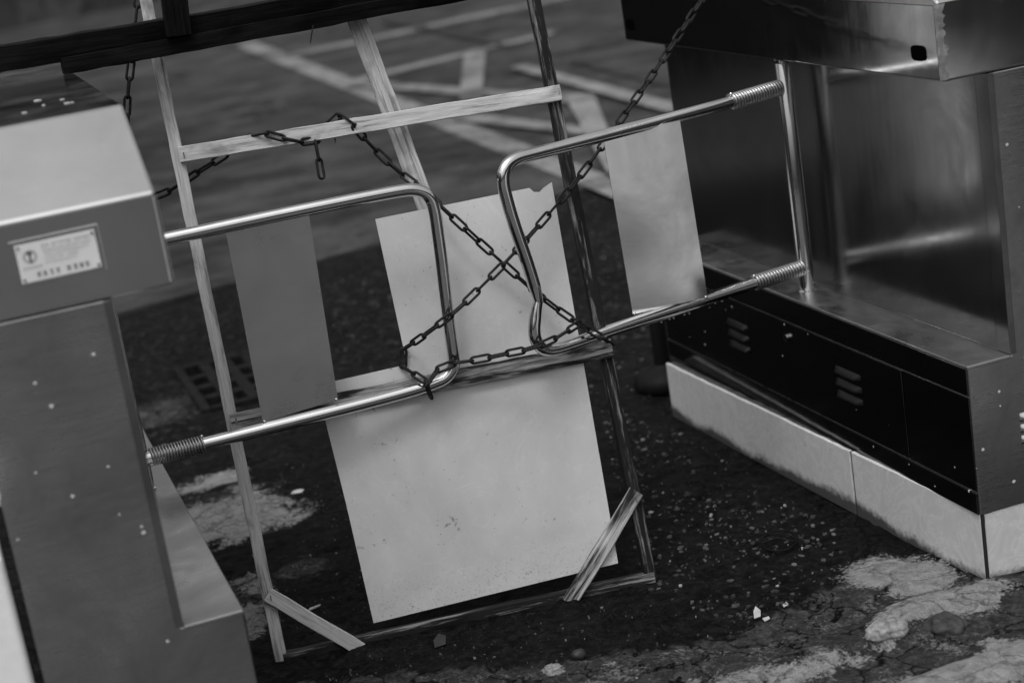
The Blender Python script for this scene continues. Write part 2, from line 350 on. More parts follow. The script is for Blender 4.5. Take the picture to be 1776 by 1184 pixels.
# pale concrete forecourt on the near side of the passage, behind and around the camera
M['forecourt'] = mat_pave('pale_concrete', .09, .14)
me = finish(box_bm(-40, 3.6, -60, 2.42, -.1, .012, .004), 'forecourt', M['forecourt']); link('forecourt', me, kind='structure')
def sheet(name, quad, mat, z, k='structure'):
    bm = bmesh.new(); vs_ = [bm.verts.new(V((p.x, p.y, z))) for p in quad]; bm.faces.new(vs_)
    if bm.faces[:][0].normal.z < 0: bmesh.ops.reverse_faces(bm, faces=bm.faces)
    me = bpy.data.meshes.new(name); bm.to_mesh(me); bm.free(); me.materials.append(mat)
    return link(name, me, kind=k)
LINES = [[(439, 71), (1060, 307), (1069, 345), (408, 79)], [(500, 94), (1000, -12), (1000, -6), (500, 101)], [(604, 138), (960, 53), (960, 59), (604, 146)],
         [(600, 137), (790, 151), (985, 164), (985, 178), (790, 163), (600, 148)], [(790, 192), (1015, 220), (1080, 229), (1080, 242), (1015, 233), (790, 208)], [(805, 94), (842, 90), (835, 172), (796, 176)],
         [(911, 111), (1200, 186), (1200, 206), (884, 117)], [(976, 161), (1030, 163), (1085, 300), (1054, 300)]]
for i, q in enumerate(LINES): sheet('painted_line', [onz(x, y, .014 + .004 * i) for x, y in q], M['line'], .014 + .004 * i)
for q in [[(987, 98), (1180, 145), (1180, 149), (987, 102)], [(660, 30), (868, 71), (868, 75), (660, 34)]]: sheet('pavement_joint', [onz(x, y, .050) for x, y in q], M['joint'], .050)

me = finish(prism_bm([(-9, 5.2), (.1, 5.2), (.1, 6.36), (-2.0, 9.85), (-2.16, 9.85), (-2.16, 13), (-9, 13)], lambda x, y: V((x, y, -.1)), lambda x, y: V((x, y, .016)), .004), 'reflector_apron', M['apron']); link('reflector_apron', me, kind='structure')  # unseen pale ground, outlined for the bright reflections in the steel
# surroundings that the steel mirrors: a dark wooded bank beyond the car park
def bank(name, pts, h, depth, seed):
    bm = bmesh.new(); rows = []
    for i in range(90):
        t = i / 89 * (len(pts) - 1); k = min(int(t), len(pts) - 2); p = pts[k].lerp(pts[k + 1], t - k)
        nrm = (pts[k + 1] - pts[k]).cross(V((0, 0, 1))).normalized(); row = []
        for j in range(14):
            s = j / 13; z = h * math.sin(s * math.pi * .5) ** .8 * (1 + .25 * noise.noise(V((p.x * .15, p.y * .15, seed)))) if j else -.2
            q = p - nrm * (depth * s) + V((noise.noise(V((i * .7, j * .9, seed))), noise.noise(V((i * .7, j * .9, seed + 5))), noise.noise(V((i * .8, j, seed + 9))))) * (.9 if j else 0)
            row.append(bm.verts.new(V((q.x, q.y, z + q.z if j else -.2))))
        rows.append(row)
    for A, B in zip(rows, rows[1:]):
        for j in range(13): bm.faces.new((A[j], B[j], B[j + 1], A[j + 1]))
    return link(name, finish(bm, name, M['bank']), kind='structure')
M['bank'] = plain('dark_foliage_bank', .03, .9, 0, .6, 3, .6)
bank('wooded_bank', [V((-7, 27, 0)), V((6, 30, 0)), V((25, 33, 0)), V((60, 20, 0))], 9, 6, 3.3)
bank('wooded_bank', [V((40, -4, 0)), V((16, -12, 0)), V((3, -16, 0))], 7, 6, 8.1)
# unseen dark stand-in just out of frame on the left, mirrored in the steel
ww = finish(box_bm(2.45, 2.65, -1.5, 1.95, -.02, .80, .01), 'added_reflector', M['white_wall']); link('added_reflector', ww, None, 'low white unseen wall added as a reflector, on the near side, right of the turnstile', 'wall')  # unseen reflector added to brighten the right arm's plate
t = thing('standin_booth', V((-1.1, 12, 0)), 'unseen tall dark booth, a stand-in for what the steel mirrors, beyond the left turnstile', 'booth')
M['booth'] = plain('standin_booth_dark', .008, .8, 0, .3, 8, .1, .1)
box('wall', -2.05, -.25, 10, 14, -.01, 4.4, M['booth'], t, .01)
box('standin_roof', -2.12, -.18, 9.9, 14.1, 4.4, 4.55, M['booth'], t, .01)
box('standin_window', -1.6, -.7, 9.985, 10.01, 1.2, 2.2, M['steel_base'], t, .004)

# ------------------------------------------------------------------ turnstiles
W_OVER, ZL, ZB, ZT, ZP = .1038, .4639, 1.0347, 1.1861, .147
XR, YR0, YR1, YCF = 1.8354, 3.0102, 4.5842, 4.566
XL, YL0, DZL = .3234, 2.8578, -.0288
SDY, SDZ, WID = .2007, .1223, .337
POST_DX, POST_DY = .0543, .771

def turnstile(sx, X, Y0, Y1, dz, label):
    """sx=+1: body extends to +x of the passage side X, -1: to -x"""
    t = thing('turnstile', V((X + sx * .17, (Y0 + Y1) / 2, 0)), label, 'turnstile', 'steel turnstiles on either side of the passage')
    g = lambda d: X + sx * d
    # body: base plus recessed column, one folded-steel shell
    prof = [(0, ZP), (WID, ZP), (WID, ZB - .002), (W_OVER, ZB - .002), (W_OVER, ZL), (0, ZL)]
    bm = prism_bm(prof, lambda d, z: V((g(d), Y0 + .006, z + dz)), lambda d, z: V((g(d), Y1 - .018, z + dz)), .0025)
    link('body', finish(bm, 'body', M['steel_front']), t)
    # lid with a sloping front
    lp = [(0, ZB), (0, ZT), (SDY, ZT + SDZ), (Y1 - Y0 - SDY, ZT + SDZ), (Y1 - Y0, ZT), (Y1 - Y0, ZB)]
    bm = prism_bm(lp, lambda y, z: V((g(0), Y0 + y, z + dz)), lambda y, z: V((g(WID + .012), Y0 + y, z + dz)), .0055, 3)
    lid = link('lid', finish(bm, 'lid', M['steel_lid']), t)
    # steel sheet on the side of the column, ledge sheet, strip at the corner
    def sx_box(name, d0, d1, y0, y1, z0, z1, mat, par=t, bev=.001):
        a_, b_ = sorted((g(d0), g(d1))); return box(name, a_, b_, y0, y1, z0 + dz, z1 + dz, mat, par, bev)
    sx_box('side_panel', W_OVER - .0025, W_OVER + .01, Y0 + .052, Y1 - .022, ZL + .004, ZB - .004, M['steel_panel'])
    sx_box('corner_strip', W_OVER - .0045, W_OVER + .01, Y0 + .0045, Y0 + .049, ZL + .003, ZB - .003, M['steel_panel'], t, .0006)
    sx_box('ledge', -.002, W_OVER - .004, Y0 + .0045, Y1 - .02, ZL - .006, ZL + .002, M['steel_ledge'], t, .0022)
    sx_box('lid_side', -.0022, .01, Y0 + .008, Y1 - .008, ZB + .004, ZT - .006, M['steel_hood'], lid)
    # base cladding
    sx_box('apron', -.003, .008, Y0 + .009, Y1 - .021, ZL - .062, ZL - .004, M['steel_base'])
    sx_box('kick_strip', -.0045, .008, Y0 + .009, Y1 - .021, ZP + .001, ZP + .047, M['steel_base'])
    for (y0, y1) in ((Y0 + .009, DOOR[0] - .003), (DOOR[1] + .003, Y1 - .021)):
        sx_box('base_panel', -.0025, .008, y0 + (Y0 - YR0 if y0 > Y0 + .1 else 0), y1 + (0 if y1 > Y1 - .1 else Y0 - YR0), ZP + .050, ZL - .065, M['steel_base'])
    o = Y0 - YR0
    door = sx_box('door', -.004, .006, DOOR[0] + o, DOOR[1] + o, ZP + .051, ZL - .066, M['steel_base'])
    def louver(par, f, name='louver'):
        LH = .058 if name == 'louver' else .045
        bm = bmesh.new(); ns, nr = 14, 6
        rows = []
        for i in range(ns + 1):
            u = -1 + 2 * i / ns; e = math.sqrt(max(0, 1 - u ** 6)); row = []
            for j in range(nr + 1):
                s = j / nr; hh = math.sin(min(1, s * 1.35) * math.pi * .5) * (1 if s < .9 else 1 - (s - .9) * 10) * e
                row.append(bm.verts.new(f(u * LH, (s - .5) * .018 * -1, hh * .009)))
            rows.append(row)
        for A, B in zip(rows, rows[1:]):
            for j in range(nr): bm.faces.new((A[j], A[j + 1], B[j + 1], B[j]))
        return link(name, finish(bm, name, M['louver'] if name == 'louver' else M['steel_lid'], 50), par)
    for yc in LOUV:
        for zz in LOUVZ:
            louver(door, lambda u, s, h, yc=yc, zz=zz: V((g(-.004 - h), yc + o + u, zz + dz + s)))
    for zz in (.33, .306, .282):
        louver(t, lambda u, s, h, zz=zz: V((g(.155) + u, Y0 + .006 - h, zz + dz + s)), 'front_louver')
    ly, lz = LOCK
    bm = tube_bm([V((g(-.004), ly + o, lz + dz)), V((g(-.011), ly + o, lz + dz))], .009, 20); lk = link('lock', finish(bm, 'lock', M['chrome'], 40), door)
    sx_box('keyhole', -.0122, -.0105, ly + o - .0012, ly + o + .0012, lz - .004, lz + .004, M['black'], lk, 0)
    # oblong fixing slots in the lid side
    for (yc, zc) in ((Y0 + .075, ZB + .052), (Y1 - .055, ZB + .045)):
        poly = [(yc + .026 * math.copysign(abs(math.cos(q)) ** .55, math.cos(q)), zc + .015 * math.copysign(abs(math.sin(q)) ** .55, math.sin(q))) for q in [2 * math.pi * k / 24 for k in range(24)]]
        bm = prism_bm(poly, lambda y, z: V((g(-.0042), y, z + dz)), lambda y, z: V((g(.004), y, z + dz)))
        link('slot', finish(bm, 'slot', M['black']), lid)
    # pivot post between ledge and lid
    px, py = g(POST_DX), Y0 + POST_DY
    bm = lathe_bm([(.0215, ZL + .002 + dz), (.0215, ZL + .006 + dz), (.0185, ZL + .008 + dz), (.0185, ZB - .022 + dz), (.0175, ZB - .020 + dz)], px, py)
    post = link('pivot_post', finish(bm, 'pivot_post', M['chrome'], 35), t)
    link('pivot_pin', finish(lathe_bm([(.008, ZB - .021 + dz), (.008, ZB + .001 + dz)], px, py, 16), 'pivot_pin', M['chrome'], 35), post)
    for k in (-1, 1):
        link('bolt', finish(tube_bm([V((px - sx * .018, py - .014 + .012 * k, ZB - .009 + dz)), V((px - sx * .005, py - .014 + .012 * k, ZB - .009 + dz))], .0055, 6), 'bolt', M['spring'], 35), post)
    return t, lid
# places on the base cladding of the right turnstile, seen on the passage plane x = XR
DOOR = (onx(1575, 745, XR).y, onx(1222, 590, XR).y)
LOUV = (onx(1475, 667, XR).y, onx(1284, 582, XR).y)
LOUVZ = (onx(1475, 648, XR).z, onx(1475, 668, XR).z, onx(1475, 688, XR).z)
q = onx(1369, 584, XR); LOCK = (q.y, q.z)
tr, lidr = turnstile(1, XR, YR0, YR1, 0, 'steel turnstile with dark louvred base door, on the tiled plinth')
tl, lidl = turnstile(-1, XL, YL0, YL0 + YR1 - YR0, DZL, 'grey steel turnstile with sloping lid and white maker label')
# welded ragged seam up the front corner of the right lid
bm = bmesh.new(); pr = None
for i in range(26):
    s = i / 25; z = ZB + .004 + (ZT - ZB - .008) * s; wv = .006 + .012 * rnd.random(); d = .002 + .005 * rnd.random()
    rowv = [bm.verts.new(V((XR - .003 - d * .3, YR0 + .004, z))), bm.verts.new(V((XR - d, YR0 - d, z))), bm.verts.new(V((XR + wv, YR0 - .0012, z)))]
    if pr: [bm.faces.new((pr[k], pr[k + 1], rowv[k + 1], rowv[k])) for k in (0, 1)]
    pr = rowv
link('weld_seam', finish(bm, 'weld_seam', M['weld'], 60), lidr)

# bird lime on the flat top of the left lid
for (bx, by, br_) in ((65, 175, .007), (108, 173, .005), (117, 179, .006), (124, 178, .004), (42, 196, .005), (75, 183, .003)):
    p = onz(bx, by, ZT + SDZ + DZL); a_ = rnd.random() * 6
    poly = [(br_ * rnd.uniform(.6, 1.25) * math.cos(q), br_ * rnd.uniform(1, 2.2) * math.sin(q)) for q in [2 * math.pi * k / 11 for k in range(11)]]
    bm = prism_bm(poly, lambda x, y: V((p.x + x, p.y + y, p.z - .001)), lambda x, y: V((p.x + x, p.y + y, p.z + .0012)))
    link('dropping', finish(bm, 'dropping', M['mortar_light']), lidl)
# maker label on the left lid: aluminium plate in a raised rim, with emblem and rows of worn print
def onlid(x, y, off=0.): return ony(x, y, YL0 - off)
lc = [onlid(24, 427), onlid(162, 397), onlid(172, 461), onlid(39, 492)]
O_, U_, Vv = lc[0], lc[1] - lc[0], lc[3] - lc[0]
def lp_(u, v, off): return V((O_.x + U_.x * u + Vv.x * v, YL0 - off, O_.z + U_.z * u + Vv.z * v))
def lab_poly(name, poly, o0, o1, mat, par, bev=0): return link(name, finish(prism_bm(poly, lambda u, v: lp_(u, v, o1), lambda u, v: lp_(u, v, o0), bev), name, mat), par)
rim = lab_poly('label_rim', [(-.06, -.12), (1.06, -.12), (1.06, 1.12), (-.06, 1.12)], -.001, .0025, M['steel_lid'], lidl, .001)
lab = lab_poly('maker_label', [(0, 0), (1, 0), (1, 1), (0, 1)], .001, .004, M['nameplate'], lidl)
lab['label'] = 'white metal label with round emblem and rows of print'
for u, v in ((.035, .07), (.965, .07), (.965, .92), (.035, .92)):
    lab_poly('rivet', [(u + .018 * math.cos(q), v + .045 * math.sin(q)) for q in [2 * math.pi * k / 10 for k in range(10)]], .003, .0062, M['steel_lid'], lab)
bm = bmesh.new()
def mark(u0, v0, u1, v1, off=.0046):
    vs_ = [bm.verts.new(lp_(a_, b_, off)) for a_, b_ in ((u0, v0), (u1, v0), (u1, v1), (u0, v1))]; bm.faces.new(vs_)
def glyph(u, v, su, sv):           # an unreadable, square worn character: three or four strokes
    k_ = rnd.random()
    mark(u, v, u + su, v + sv * .16); mark(u + su * (.2 + .4 * k_), v, u + su * (.34 + .4 * k_), v + sv)
    if rnd.random() < .8: mark(u, v + sv * .45, u + su, v + sv * .6)
    if rnd.random() < .6: mark(u + su * .05, v + sv * .84, u + su * .95, v + sv)
for r_, (v, n_, u0, stp, su, sv) in enumerate([(.10, 18, .32, .034, .026, .085), (.24, 17, .33, .035, .026, .06), (.345, 16, .34, .035, .024, .06), (.45, 12, .33, .036, .024, .06), (.555, 11, .33, .036, .024, .06)]):
    for i in range(n_):
        if rnd.random() < .9: glyph(u0 + i * stp, v, su, sv)
for i in range(8): glyph(.05 + i * .031, .60, .024, .07)
link('print', finish(bm, 'print', M['ink']), lab)
bm = bmesh.new()
for u in (.20, .275, .36, .44, .575, .66, .735, .81): glyph(u, .78, .05, .12); glyph(u + .004, .785, .04, .11)
link('large_print', finish(bm, 'large_print', M['ink_dark']), lab)
bm = bmesh.new(); ar = abs(U_.x) / abs(Vv.z)
for k in range(28):
    a0, a1 = 2 * math.pi * k / 28, 2 * math.pi * (k + 1) / 28
    for r0, r1 in ((.062, .085),):
        vs_ = [bm.verts.new(lp_(.16 + r * math.cos(q), .34 + r * ar * math.sin(q), .0046)) for r, q in ((r0, a0), (r1, a0), (r1, a1), (r0, a1))]; bm.faces.new(vs_)
link('emblem_ring', finish(bm, 'emblem_ring', M['ink']), lab)
bm = bmesh.new(); mark(.145, .22, .175, .50); mark(.125, .22, .195, .28)
link('emblem', finish(bm, 'emblem', M['ink_dark']), lab)

# ------------------------------------------------------------------ tiled plinths
pl = thing('tiled_plinth', V((2.0, 3.8, 0)), 'low plinth faced with pale marbled tiles under the right turnstile', 'plinth')
core = finish(prism_bm([(1.842, 3.032), (2.24, 3.032), (2.24, 4.47), (1.812, 4.47)], lambda x, y: V((x, y, -.02)), lambda x, y: V((x, y, .138))), 'core', M['mortar_dark']); link('core', core, pl)
ta, tb = V((1.836, 3.018, 0)), V((1.7885, 4.487, 0)); td = (tb - ta).normalized(); tn = V((-td.y, td.x, 0))
pn = V((td.y, -td.x, 0))
js = (onpl(1482, 850, ta, pn) - ta).dot(td); LT = (tb - ta).length
def tile(par, A, dvec, nvec, s0, s1, z0, z1, th=.009, name='tile'):
    """irregularly chipped top edge"""
    n_ = max(6, int((s1 - s0) / .03)); top = []
    for i in range(n_ + 1): s = s0 + (s1 - s0) * i / n_; top.append((s, z1 + (rnd.uniform(-.0014, .0006) if 0 < i < n_ else 0)))
    poly = [(s0, z0), (s1, z0)] + top[::-1]
    bm = prism_bm(poly, lambda s, z: A + dvec * s + V((0, 0, z)), lambda s, z: A + dvec * s + nvec * -th + V((0, 0, z)), .0012, 1)
    return link(name, finish(bm, name, M['tile']), par)
tile(pl, ta, td, tn * 1, .002, js - .003, -.01, .150)
tile(pl, ta + tn * .003, td, tn, js + .0015, LT, -.006, .151)
for A_, s0_, s1_ in ((ta, js - .0032, js + .0017), (ta, -.001, .0022)):
    link('grout', finish(prism_bm([(s0_, -.01), (s1_, -.01), (s1_, .149), (s0_, .149)], lambda s, z: A_ + td * s + tn * -.0008 + V((0, 0, z)), lambda s, z: A_ + td * s + tn * -.008 + V((0, 0, z))), 'grout', M['mortar_dark']), pl)
tile(pl, V((1.841, 3.019, 0)), V((1, 0, 0)), V((0, -1, 0)), .004, .40, -.004, .146)
bm = bmesh.new(); pr = None          # crumbling mortar bed between tile and steel
for i in range(110):
    s = i / 109 * LT; p = ta + td * s + tn * -.009; z = .146 + .004 * noise.noise(V((s * 14, 1, 2))) + .003 * noise.noise(V((s * 60, 4, 2)))
    rowv = [bm.verts.new(V((p.x, p.y, z - .02))), bm.verts.new(V((p.x + .002, p.y, z))), bm.verts.new(V((p.x + .018, p.y, z + .003 * noise.noise(V((s * 40, 9, 0)))))), bm.verts.new(V((p.x + .03, p.y, z - .015)))]
    if pr: [bm.faces.new((pr[k], pr[k + 1], rowv[k + 1], rowv[k])) for k in range(3)]
    pr = rowv
link('mortar_bed', finish(bm, 'mortar_bed', M['mortar'], 60), pl)
for (pa, pb_) in (((1528, 800), (1580, 826)), ((1590, 832), (1655, 862))):   # pale lumps on the bed
    A_, B_ = onz(*pa, .152), onz(*pb_, .152)
    pts = [A_.lerp(B_, i / 9) + V((.004, 0, rnd.uniform(-.001, .001))) for i in range(10)]
    link('mortar_lump', finish(tube_bm(pts, [.002] + [rnd.uniform(.004, .007) for _ in range(8)] + [.002], 8), 'mortar_lump', M['mortar_light'], 60), pl)

pl2 = thing('concrete_footing', V((.15, 3.6, 0)), 'dark concrete footing under the left turnstile', 'plinth')
box('core', XL - WID, XL - .004, YL0 + .02, YL0 + 1.5, -.02, ZP + DZL, M['mortar'], pl2, .004)
# white rendered wall stub at the far left
pw_ = [(-.62, 2.60), (-.026, 2.60), (-.026, 2.84), (-.62, 2.84)]
bm = prism_bm(pw_, lambda x, y: V((x, y, -.02)), lambda x, y: V((x - .004, y, .72)), .006)
link('wall_stub', finish(bm, 'wall_stub', M['white_wall']), None, 'bright white rendered wall end at the lower left edge', 'wall')

# ------------------------------------------------------------------ swing arms
PR = V((XR + POST_DX, YR0 + POST_DY, 0)); PLf = V((XL - POST_DX, YL0 + POST_DY, 0))
AR = math.radians(16.8); dR = V((-math.cos(AR), -math.sin(AR), 0)); nR = V((dR.y, -dR.x, 0))
def RA(x, y): return onpl(x, y, PR, nR)
YLA = 3.622
def LA(x, y): return ony(x, y, YLA)
RB = .0138
def helix(A, B, r, wr, turns):
    d = (B - A); L_ = d.length; d.normalize(); n_ = d.orthogonal().normalized(); b_ = d.cross(n_); N = turns * 14
    return tube_bm([A + d * (L_ * i / N) + n_ * (r * math.cos(2 * math.pi * i / 14)) + b_ * (r * math.sin(2 * math.pi * i / 14)) for i in range(N + 1)], wr, 7)
def arm(label, post, pf, path, plate, springs, radii=None, yawp=0):
    t = thing('swing_arm', V((post.x, post.y, .5)), label, 'gate arm', 'bent tube gate arms chained together')
    link('tube', finish(tube_bm(path, radii or RB, 20), 'tube', M['chrome'], 60), t)
    c = [pf(*p) for p in plate]; n_ = (c[1] - c[0]).cross(c[3] - c[0]).normalized()
    if yawp:
        mid_ = (c[0] + c[1] + c[2] + c[3]) / 4; ax = (c[0] - c[3]).normalized(); Rm = Matrix.Rotation(yawp, 3, ax); c = [mid_ + Rm @ (p - mid_) for p in c]; n_ = Rm @ n_
    bm = bmesh.new(); a_ = [bm.verts.new(p - n_ * .0008) for p in c]; b_ = [bm.verts.new(p + n_ * .0008) for p in c]
    bm.faces.new(a_); bm.faces.new(b_[::-1]); [bm.faces.new((a_[k], a_[(k + 1) % 4], b_[(k + 1) % 4], b_[k])) for k in range(4)]
    link('plate', finish(bm, 'plate', M['plate_mottled'] if yawp else M['plate']), t)
    for p in (0.02, .98):      # weld beads where the plate meets the lower tube
        q_ = c[3].lerp(c[2], p); bm = bmesh.new(); bmesh.ops.create_icosphere(bm, subdivisions=1, radius=.0045, matrix=Matrix.Translation(q_ + n_ * 0)); link('weld_bead', finish(bm, 'weld_bead', M['spring'], 60), t)
    for A, B in springs:
        link('coil_spring', finish(helix(A, B, .0168, .0026, 18), 'coil_spring', M['spring'], 80), t)
        d = (B - A).normalized(); n_ = d.orthogonal().normalized()
        bm = bmesh.new(); bmesh.ops.create_icosphere(bm, subdivisions=2, radius=.0042, matrix=Matrix.Translation(A + V((0, -.004, .018)))); link('spring_stop', finish(bm, 'spring_stop', M['chrome'], 60), t)
    return t
def px_path(f, pts): return [f(*p) for p in pts]
lu = LA(290, 414); ll = LA(352, 770)
Lp = [V((PLf.x, YLA, lu.z))] + px_path(LA, [(290, 414), (430, 384), (560, 357), (690, 331)]) + px_path(LA, [(722, 328), (746, 340), (754, 366), (758, 395)]) + px_path(LA, [(766, 452), (776, 541), (785, 603)]) + px_path(LA, [(789, 632), (776, 655), (748, 667)]) + px_path(LA, [(700, 682), (560, 718), (352, 770)]) + [V((PLf.x, YLA, ll.z))]
arm('left gate arm of bright tube with grey plate and coil spring', PLf, LA, smooth_path(Lp, 3), [(392, 402), (536, 374), (586, 692), (456, 732)], [(LA(352, 770), V((PLf.x + .02, YLA, ll.z)) + (LA(250, 797) - LA(250, 797)))])
ru = RA(1268, 177); rl = RA(1308, 491)
uz = RA(1352, 152); lz_ = RA(1396, 463)
Rp = [uz] + px_path(RA, [(1268, 177), (1098, 222), (1007, 246), (925, 267)]) + px_path(RA, [(890, 276), (873, 293), (872, 318)]) + px_path(RA, [(880, 350), (893, 394), (915, 456), (929, 503)])
k0 = px_path(RA, [(934, 522)]); Rq = px_path(RA, [(929, 542), (926, 572), (929, 592), (943, 608), (965, 606), (1003, 593), (1057, 573), (1156, 541), (1308, 491)]) + [lz_]
Rp1 = smooth_path(Rp + k0, 3); Rq1 = smooth_path(k0 + Rq, 3)
full = smooth_path(Rp1 + Rq1[1:], 1); kink = k0[0]; rad = []
for p in full:
    d = (p - kink).length; f = max(0, 1 - d / .035); rad.append((RB * (1 - .3 * f), RB * (1 + .12 * f)))
armr = arm('right gate arm of bright tube, dented and kinked at its end', PR, RA, full, [(1056, 236), (1168, 208), (1216, 512), (1108, 548)], [(RA(1268, 177), uz), (RA(1308, 491), lz_)], rad, math.radians(-16))

k = NB('rain_water'); k.set('Base Color', 1.0); k.set('Roughness', .02); k.set('Transmission Weight', 1.0); k.b.inputs['IOR'].default_value = 1.33; M['water'] = k.m
for (x, y) in ((1147, 557), (1161, 552), (1168, 550), (1187, 544), (1195, 542), (1240, 524), (1252, 521)):
    bm = bmesh.new(); bmesh.ops.create_icosphere(bm, subdivisions=2, radius=.0032)
    for v in bm.verts: v.co.z *= 1.2
    link('water_drop', finish(bm, 'water_drop', M['water'], 80), armr, mw=Matrix.Translation(RA(x, y)))
# ------------------------------------------------------------------ wooden frame leaning behind the arms
FZ = -.014
FBL, FBR = onz(487, 1154, FZ), onz(1134, 1013, FZ)
fe = (FBR - FBL).normalized(); lean = math.radians(12.5)
fb = V((-fe.y, fe.x, 0)); fu = V((0, 0, 1)) * math.cos(lean) + fb * math.sin(lean); fn = fe.cross(fu)   # fn points to the camera
def FP(x, y, off=0.): return onpl(x, y, FBL + fn * off, fn)      # off > 0: nearer the camera
fr = thing('wooden_frame', (FBL + FBR) / 2, 'tall frame of nailed wooden battens holding a white board', 'wooden frame')
def plank_me(name, L_, wd, th, mat, seed, rag=.0008):
    """batten along local X, face towards local Z, slightly uneven"""
    bm = bmesh.new(); n_ = max(4, int(L_ / .04)); pr = None
    r_ = random.Random(seed)
    for i in range(n_ + 1):
        x = -L_ / 2 + L_ * i / n_; wv = lambda: r_.uniform(-rag, rag)
        ch = .0015
        sec = [(-wd / 2 + ch, th / 2), (wd / 2 - ch, th / 2), (wd / 2, th / 2 - ch), (wd / 2, -th / 2 + ch), (wd / 2 - ch, -th / 2), (-wd / 2 + ch, -th / 2), (-wd / 2, -th / 2 + ch), (-wd / 2, th / 2 - ch)]
        dy, dz_ = wv(), wv() * .5
        row = [bm.verts.new((x, y + dy + wv() * .5, z + dz_)) for y, z in sec]
        if pr: [bm.faces.new((pr[k], pr[(k + 1) % 8], row[(k + 1) % 8], row[k])) for k in range(8)]
        else: bm.faces.new(row[::-1])
        pr = row
    bm.faces.new(pr); return finish(bm, name, mat, 40)
def plank(name, p0, p1, wd, th, mat, off, par=fr, seed=None, **k):
    """p0,p1 in survey coordinates on the frame's front plane; off = front face offset towards camera"""
    A, B = FP(*p0, off), FP(*p1, off); d = (B - A).normalized(); zz = fn; yy = zz.cross(d)
    mw = Matrix((d, yy, zz)).transposed().to_4x4(); mw.translation = (A + B) / 2 - fn * (th / 2)
    return link(name, plank_me(name, (B - A).length, wd, th, mat, seed or rnd.random(), ), par, mw=mw, **k)
plank('stile', (246, -30), (489, 1150), .0255, .026, M['wood_light'], 0)
st2 = plank('stile', (921, -30), (1131, 1006), .0270, .026, M['wood_black'], 0, label='blackened right-hand batten of the frame')
plank('top_rail', (311, 269), (973, 160), .034, .012, M['wood_light'], .0125)
plank('middle_rail', (401, 734), (1062, 603), .040, .012, M['wood_stained'], .0125)
plank('bottom_rail', (492, 1143), (1136, 1001), .024, .034, M['wood_black'], .001)
plank('brace', (464, 1031), (631, 1129), .031, .010, M['wood_light'], .012)
plank('brace', (1105, 852), (988, 1046), .034, .010, M['wood_burnt'], .013)
sl = plank('slat', (601, -13), (800, 518), .041, .010, M['wood_light'], -.030)
plank('bead', (611, -17), (811, 514), .014, .006, M['wood_light'], -.024, sl)
bo = [(651, 380), (700, 370), (800, 350), (918, 326), (926, 333), (936, 333), (944, 325), (957, 316), (1012, 630), (1072, 976), (860, 1028), (648, 1080), (600, 872), (549, 668), (706, 632)]
fpl = [FP(x, y, -.002) for x, y in bo]
bm = bmesh.new(); a_ = [bm.verts.new(p) for p in fpl]; b_ = [bm.verts.new(p - fn * .005) for p in fpl]
bm.faces.new(a_); bm.faces.new(b_[::-1]); n_ = len(bo); [bm.faces.new((a_[k], b_[k], b_[(k + 1) % n_], a_[(k + 1) % n_])) for k in range(n_)]
bmesh.ops.triangulate(bm, faces=[f for f in bm.faces if len(f.verts) > 4])
link('white_board', finish(bm, 'white_board', M['board']), fr, label='white laminate board with a chipped top corner')
def staple(x, y, off, par=fr):
    p = FP(x, y, off); pts = [p + fu * .006 - fn * .003, p + fu * .005 + fn * .002, p - fu * .005 + fn * .002, p - fu * .006 - fn * .003]
    link('staple', finish(tube_bm(pts, .0012, 6), 'staple', M['chrome'], 50), par)
for s_ in ((319, 269, .0135), (969, 158, .0135), (410, 729, .0135), (470, 1036, .013), (1104, 866, .014), (617, 1128, .013)): staple(*s_)
def nail(x0, y0, x1, y1, off, par, f=FP):
    A, B = f(x0, y0, off), f(x1, y1, off); link('nail', finish(tube_bm([A, A.lerp(B, .8), B], [.0016, .0014, .0004], 7), 'nail', M['chain'], 50), par)
nail(578, 222, 582, 249, -.004, fr)
# torn fibres and a splinter behind the left stile
scr = finish(prism_bm([(0, 0), (.012, .004), (.016, -.02), (.010, -.03)], lambda x, y: FP(437, 962, -.03) + fe * x + fu * y, lambda x, y: FP(437, 962, -.034) + fe * x + fu * y), 'splinter', M['wood_light']); link('splinter', scr, fr)

# ------------------------------------------------------------------ tarred beam across the left turnstile
bmT = thing('timber_beam', ony(300, 90, 3.82), 'black tarred timber beam lying across the left turnstile top', 'timber beam')
YB = 3.80
def BP(x, y, off=0.): return ony(x, y, YB - off)
def beam_piece(name, p0, p1, h, th, off, mat=M['beam'], par=bmT):
    """p0,p1: lower front edge"""
    A, B = BP(*p0, off), BP(*p1, off); d = (B - A).normalized(); yy = V((0, 1, 0)); yy = (yy - d * yy.dot(d)).normalized(); zz = d.cross(yy)
    mw = Matrix((d, zz, -yy)).transposed().to_4x4(); mw.translation = (A + B) / 2 + yy * (th / 2) + zz * (h / 2)
    return link(name, plank_me(name, (B - A).length, h, th, mat, rnd.random(), .0012), par, mw=mw)
beam_piece('beam', (-60, 137), (1000, -44), .050, .065, 0)
beam_piece('batten', (112, 130), (1000, -34), .034, .040, .006)
q0, q1 = BP(312, 62, .02), BP(296, -60, .02); d = (q1 - q0).normalized(); yy = V((0, 1, 0)); zz = d.cross(yy)
mw = Matrix((d, zz, -yy)).transposed().to_4x4(); mw.translation = (q0 + q1) / 2 + yy * .012
link('upright', plank_me('upright', (q1 - q0).length, .052, .026, M['beam'], 5), bmT, mw=mw)
nail(543, 44, 538, 77, .012, bmT, BP)

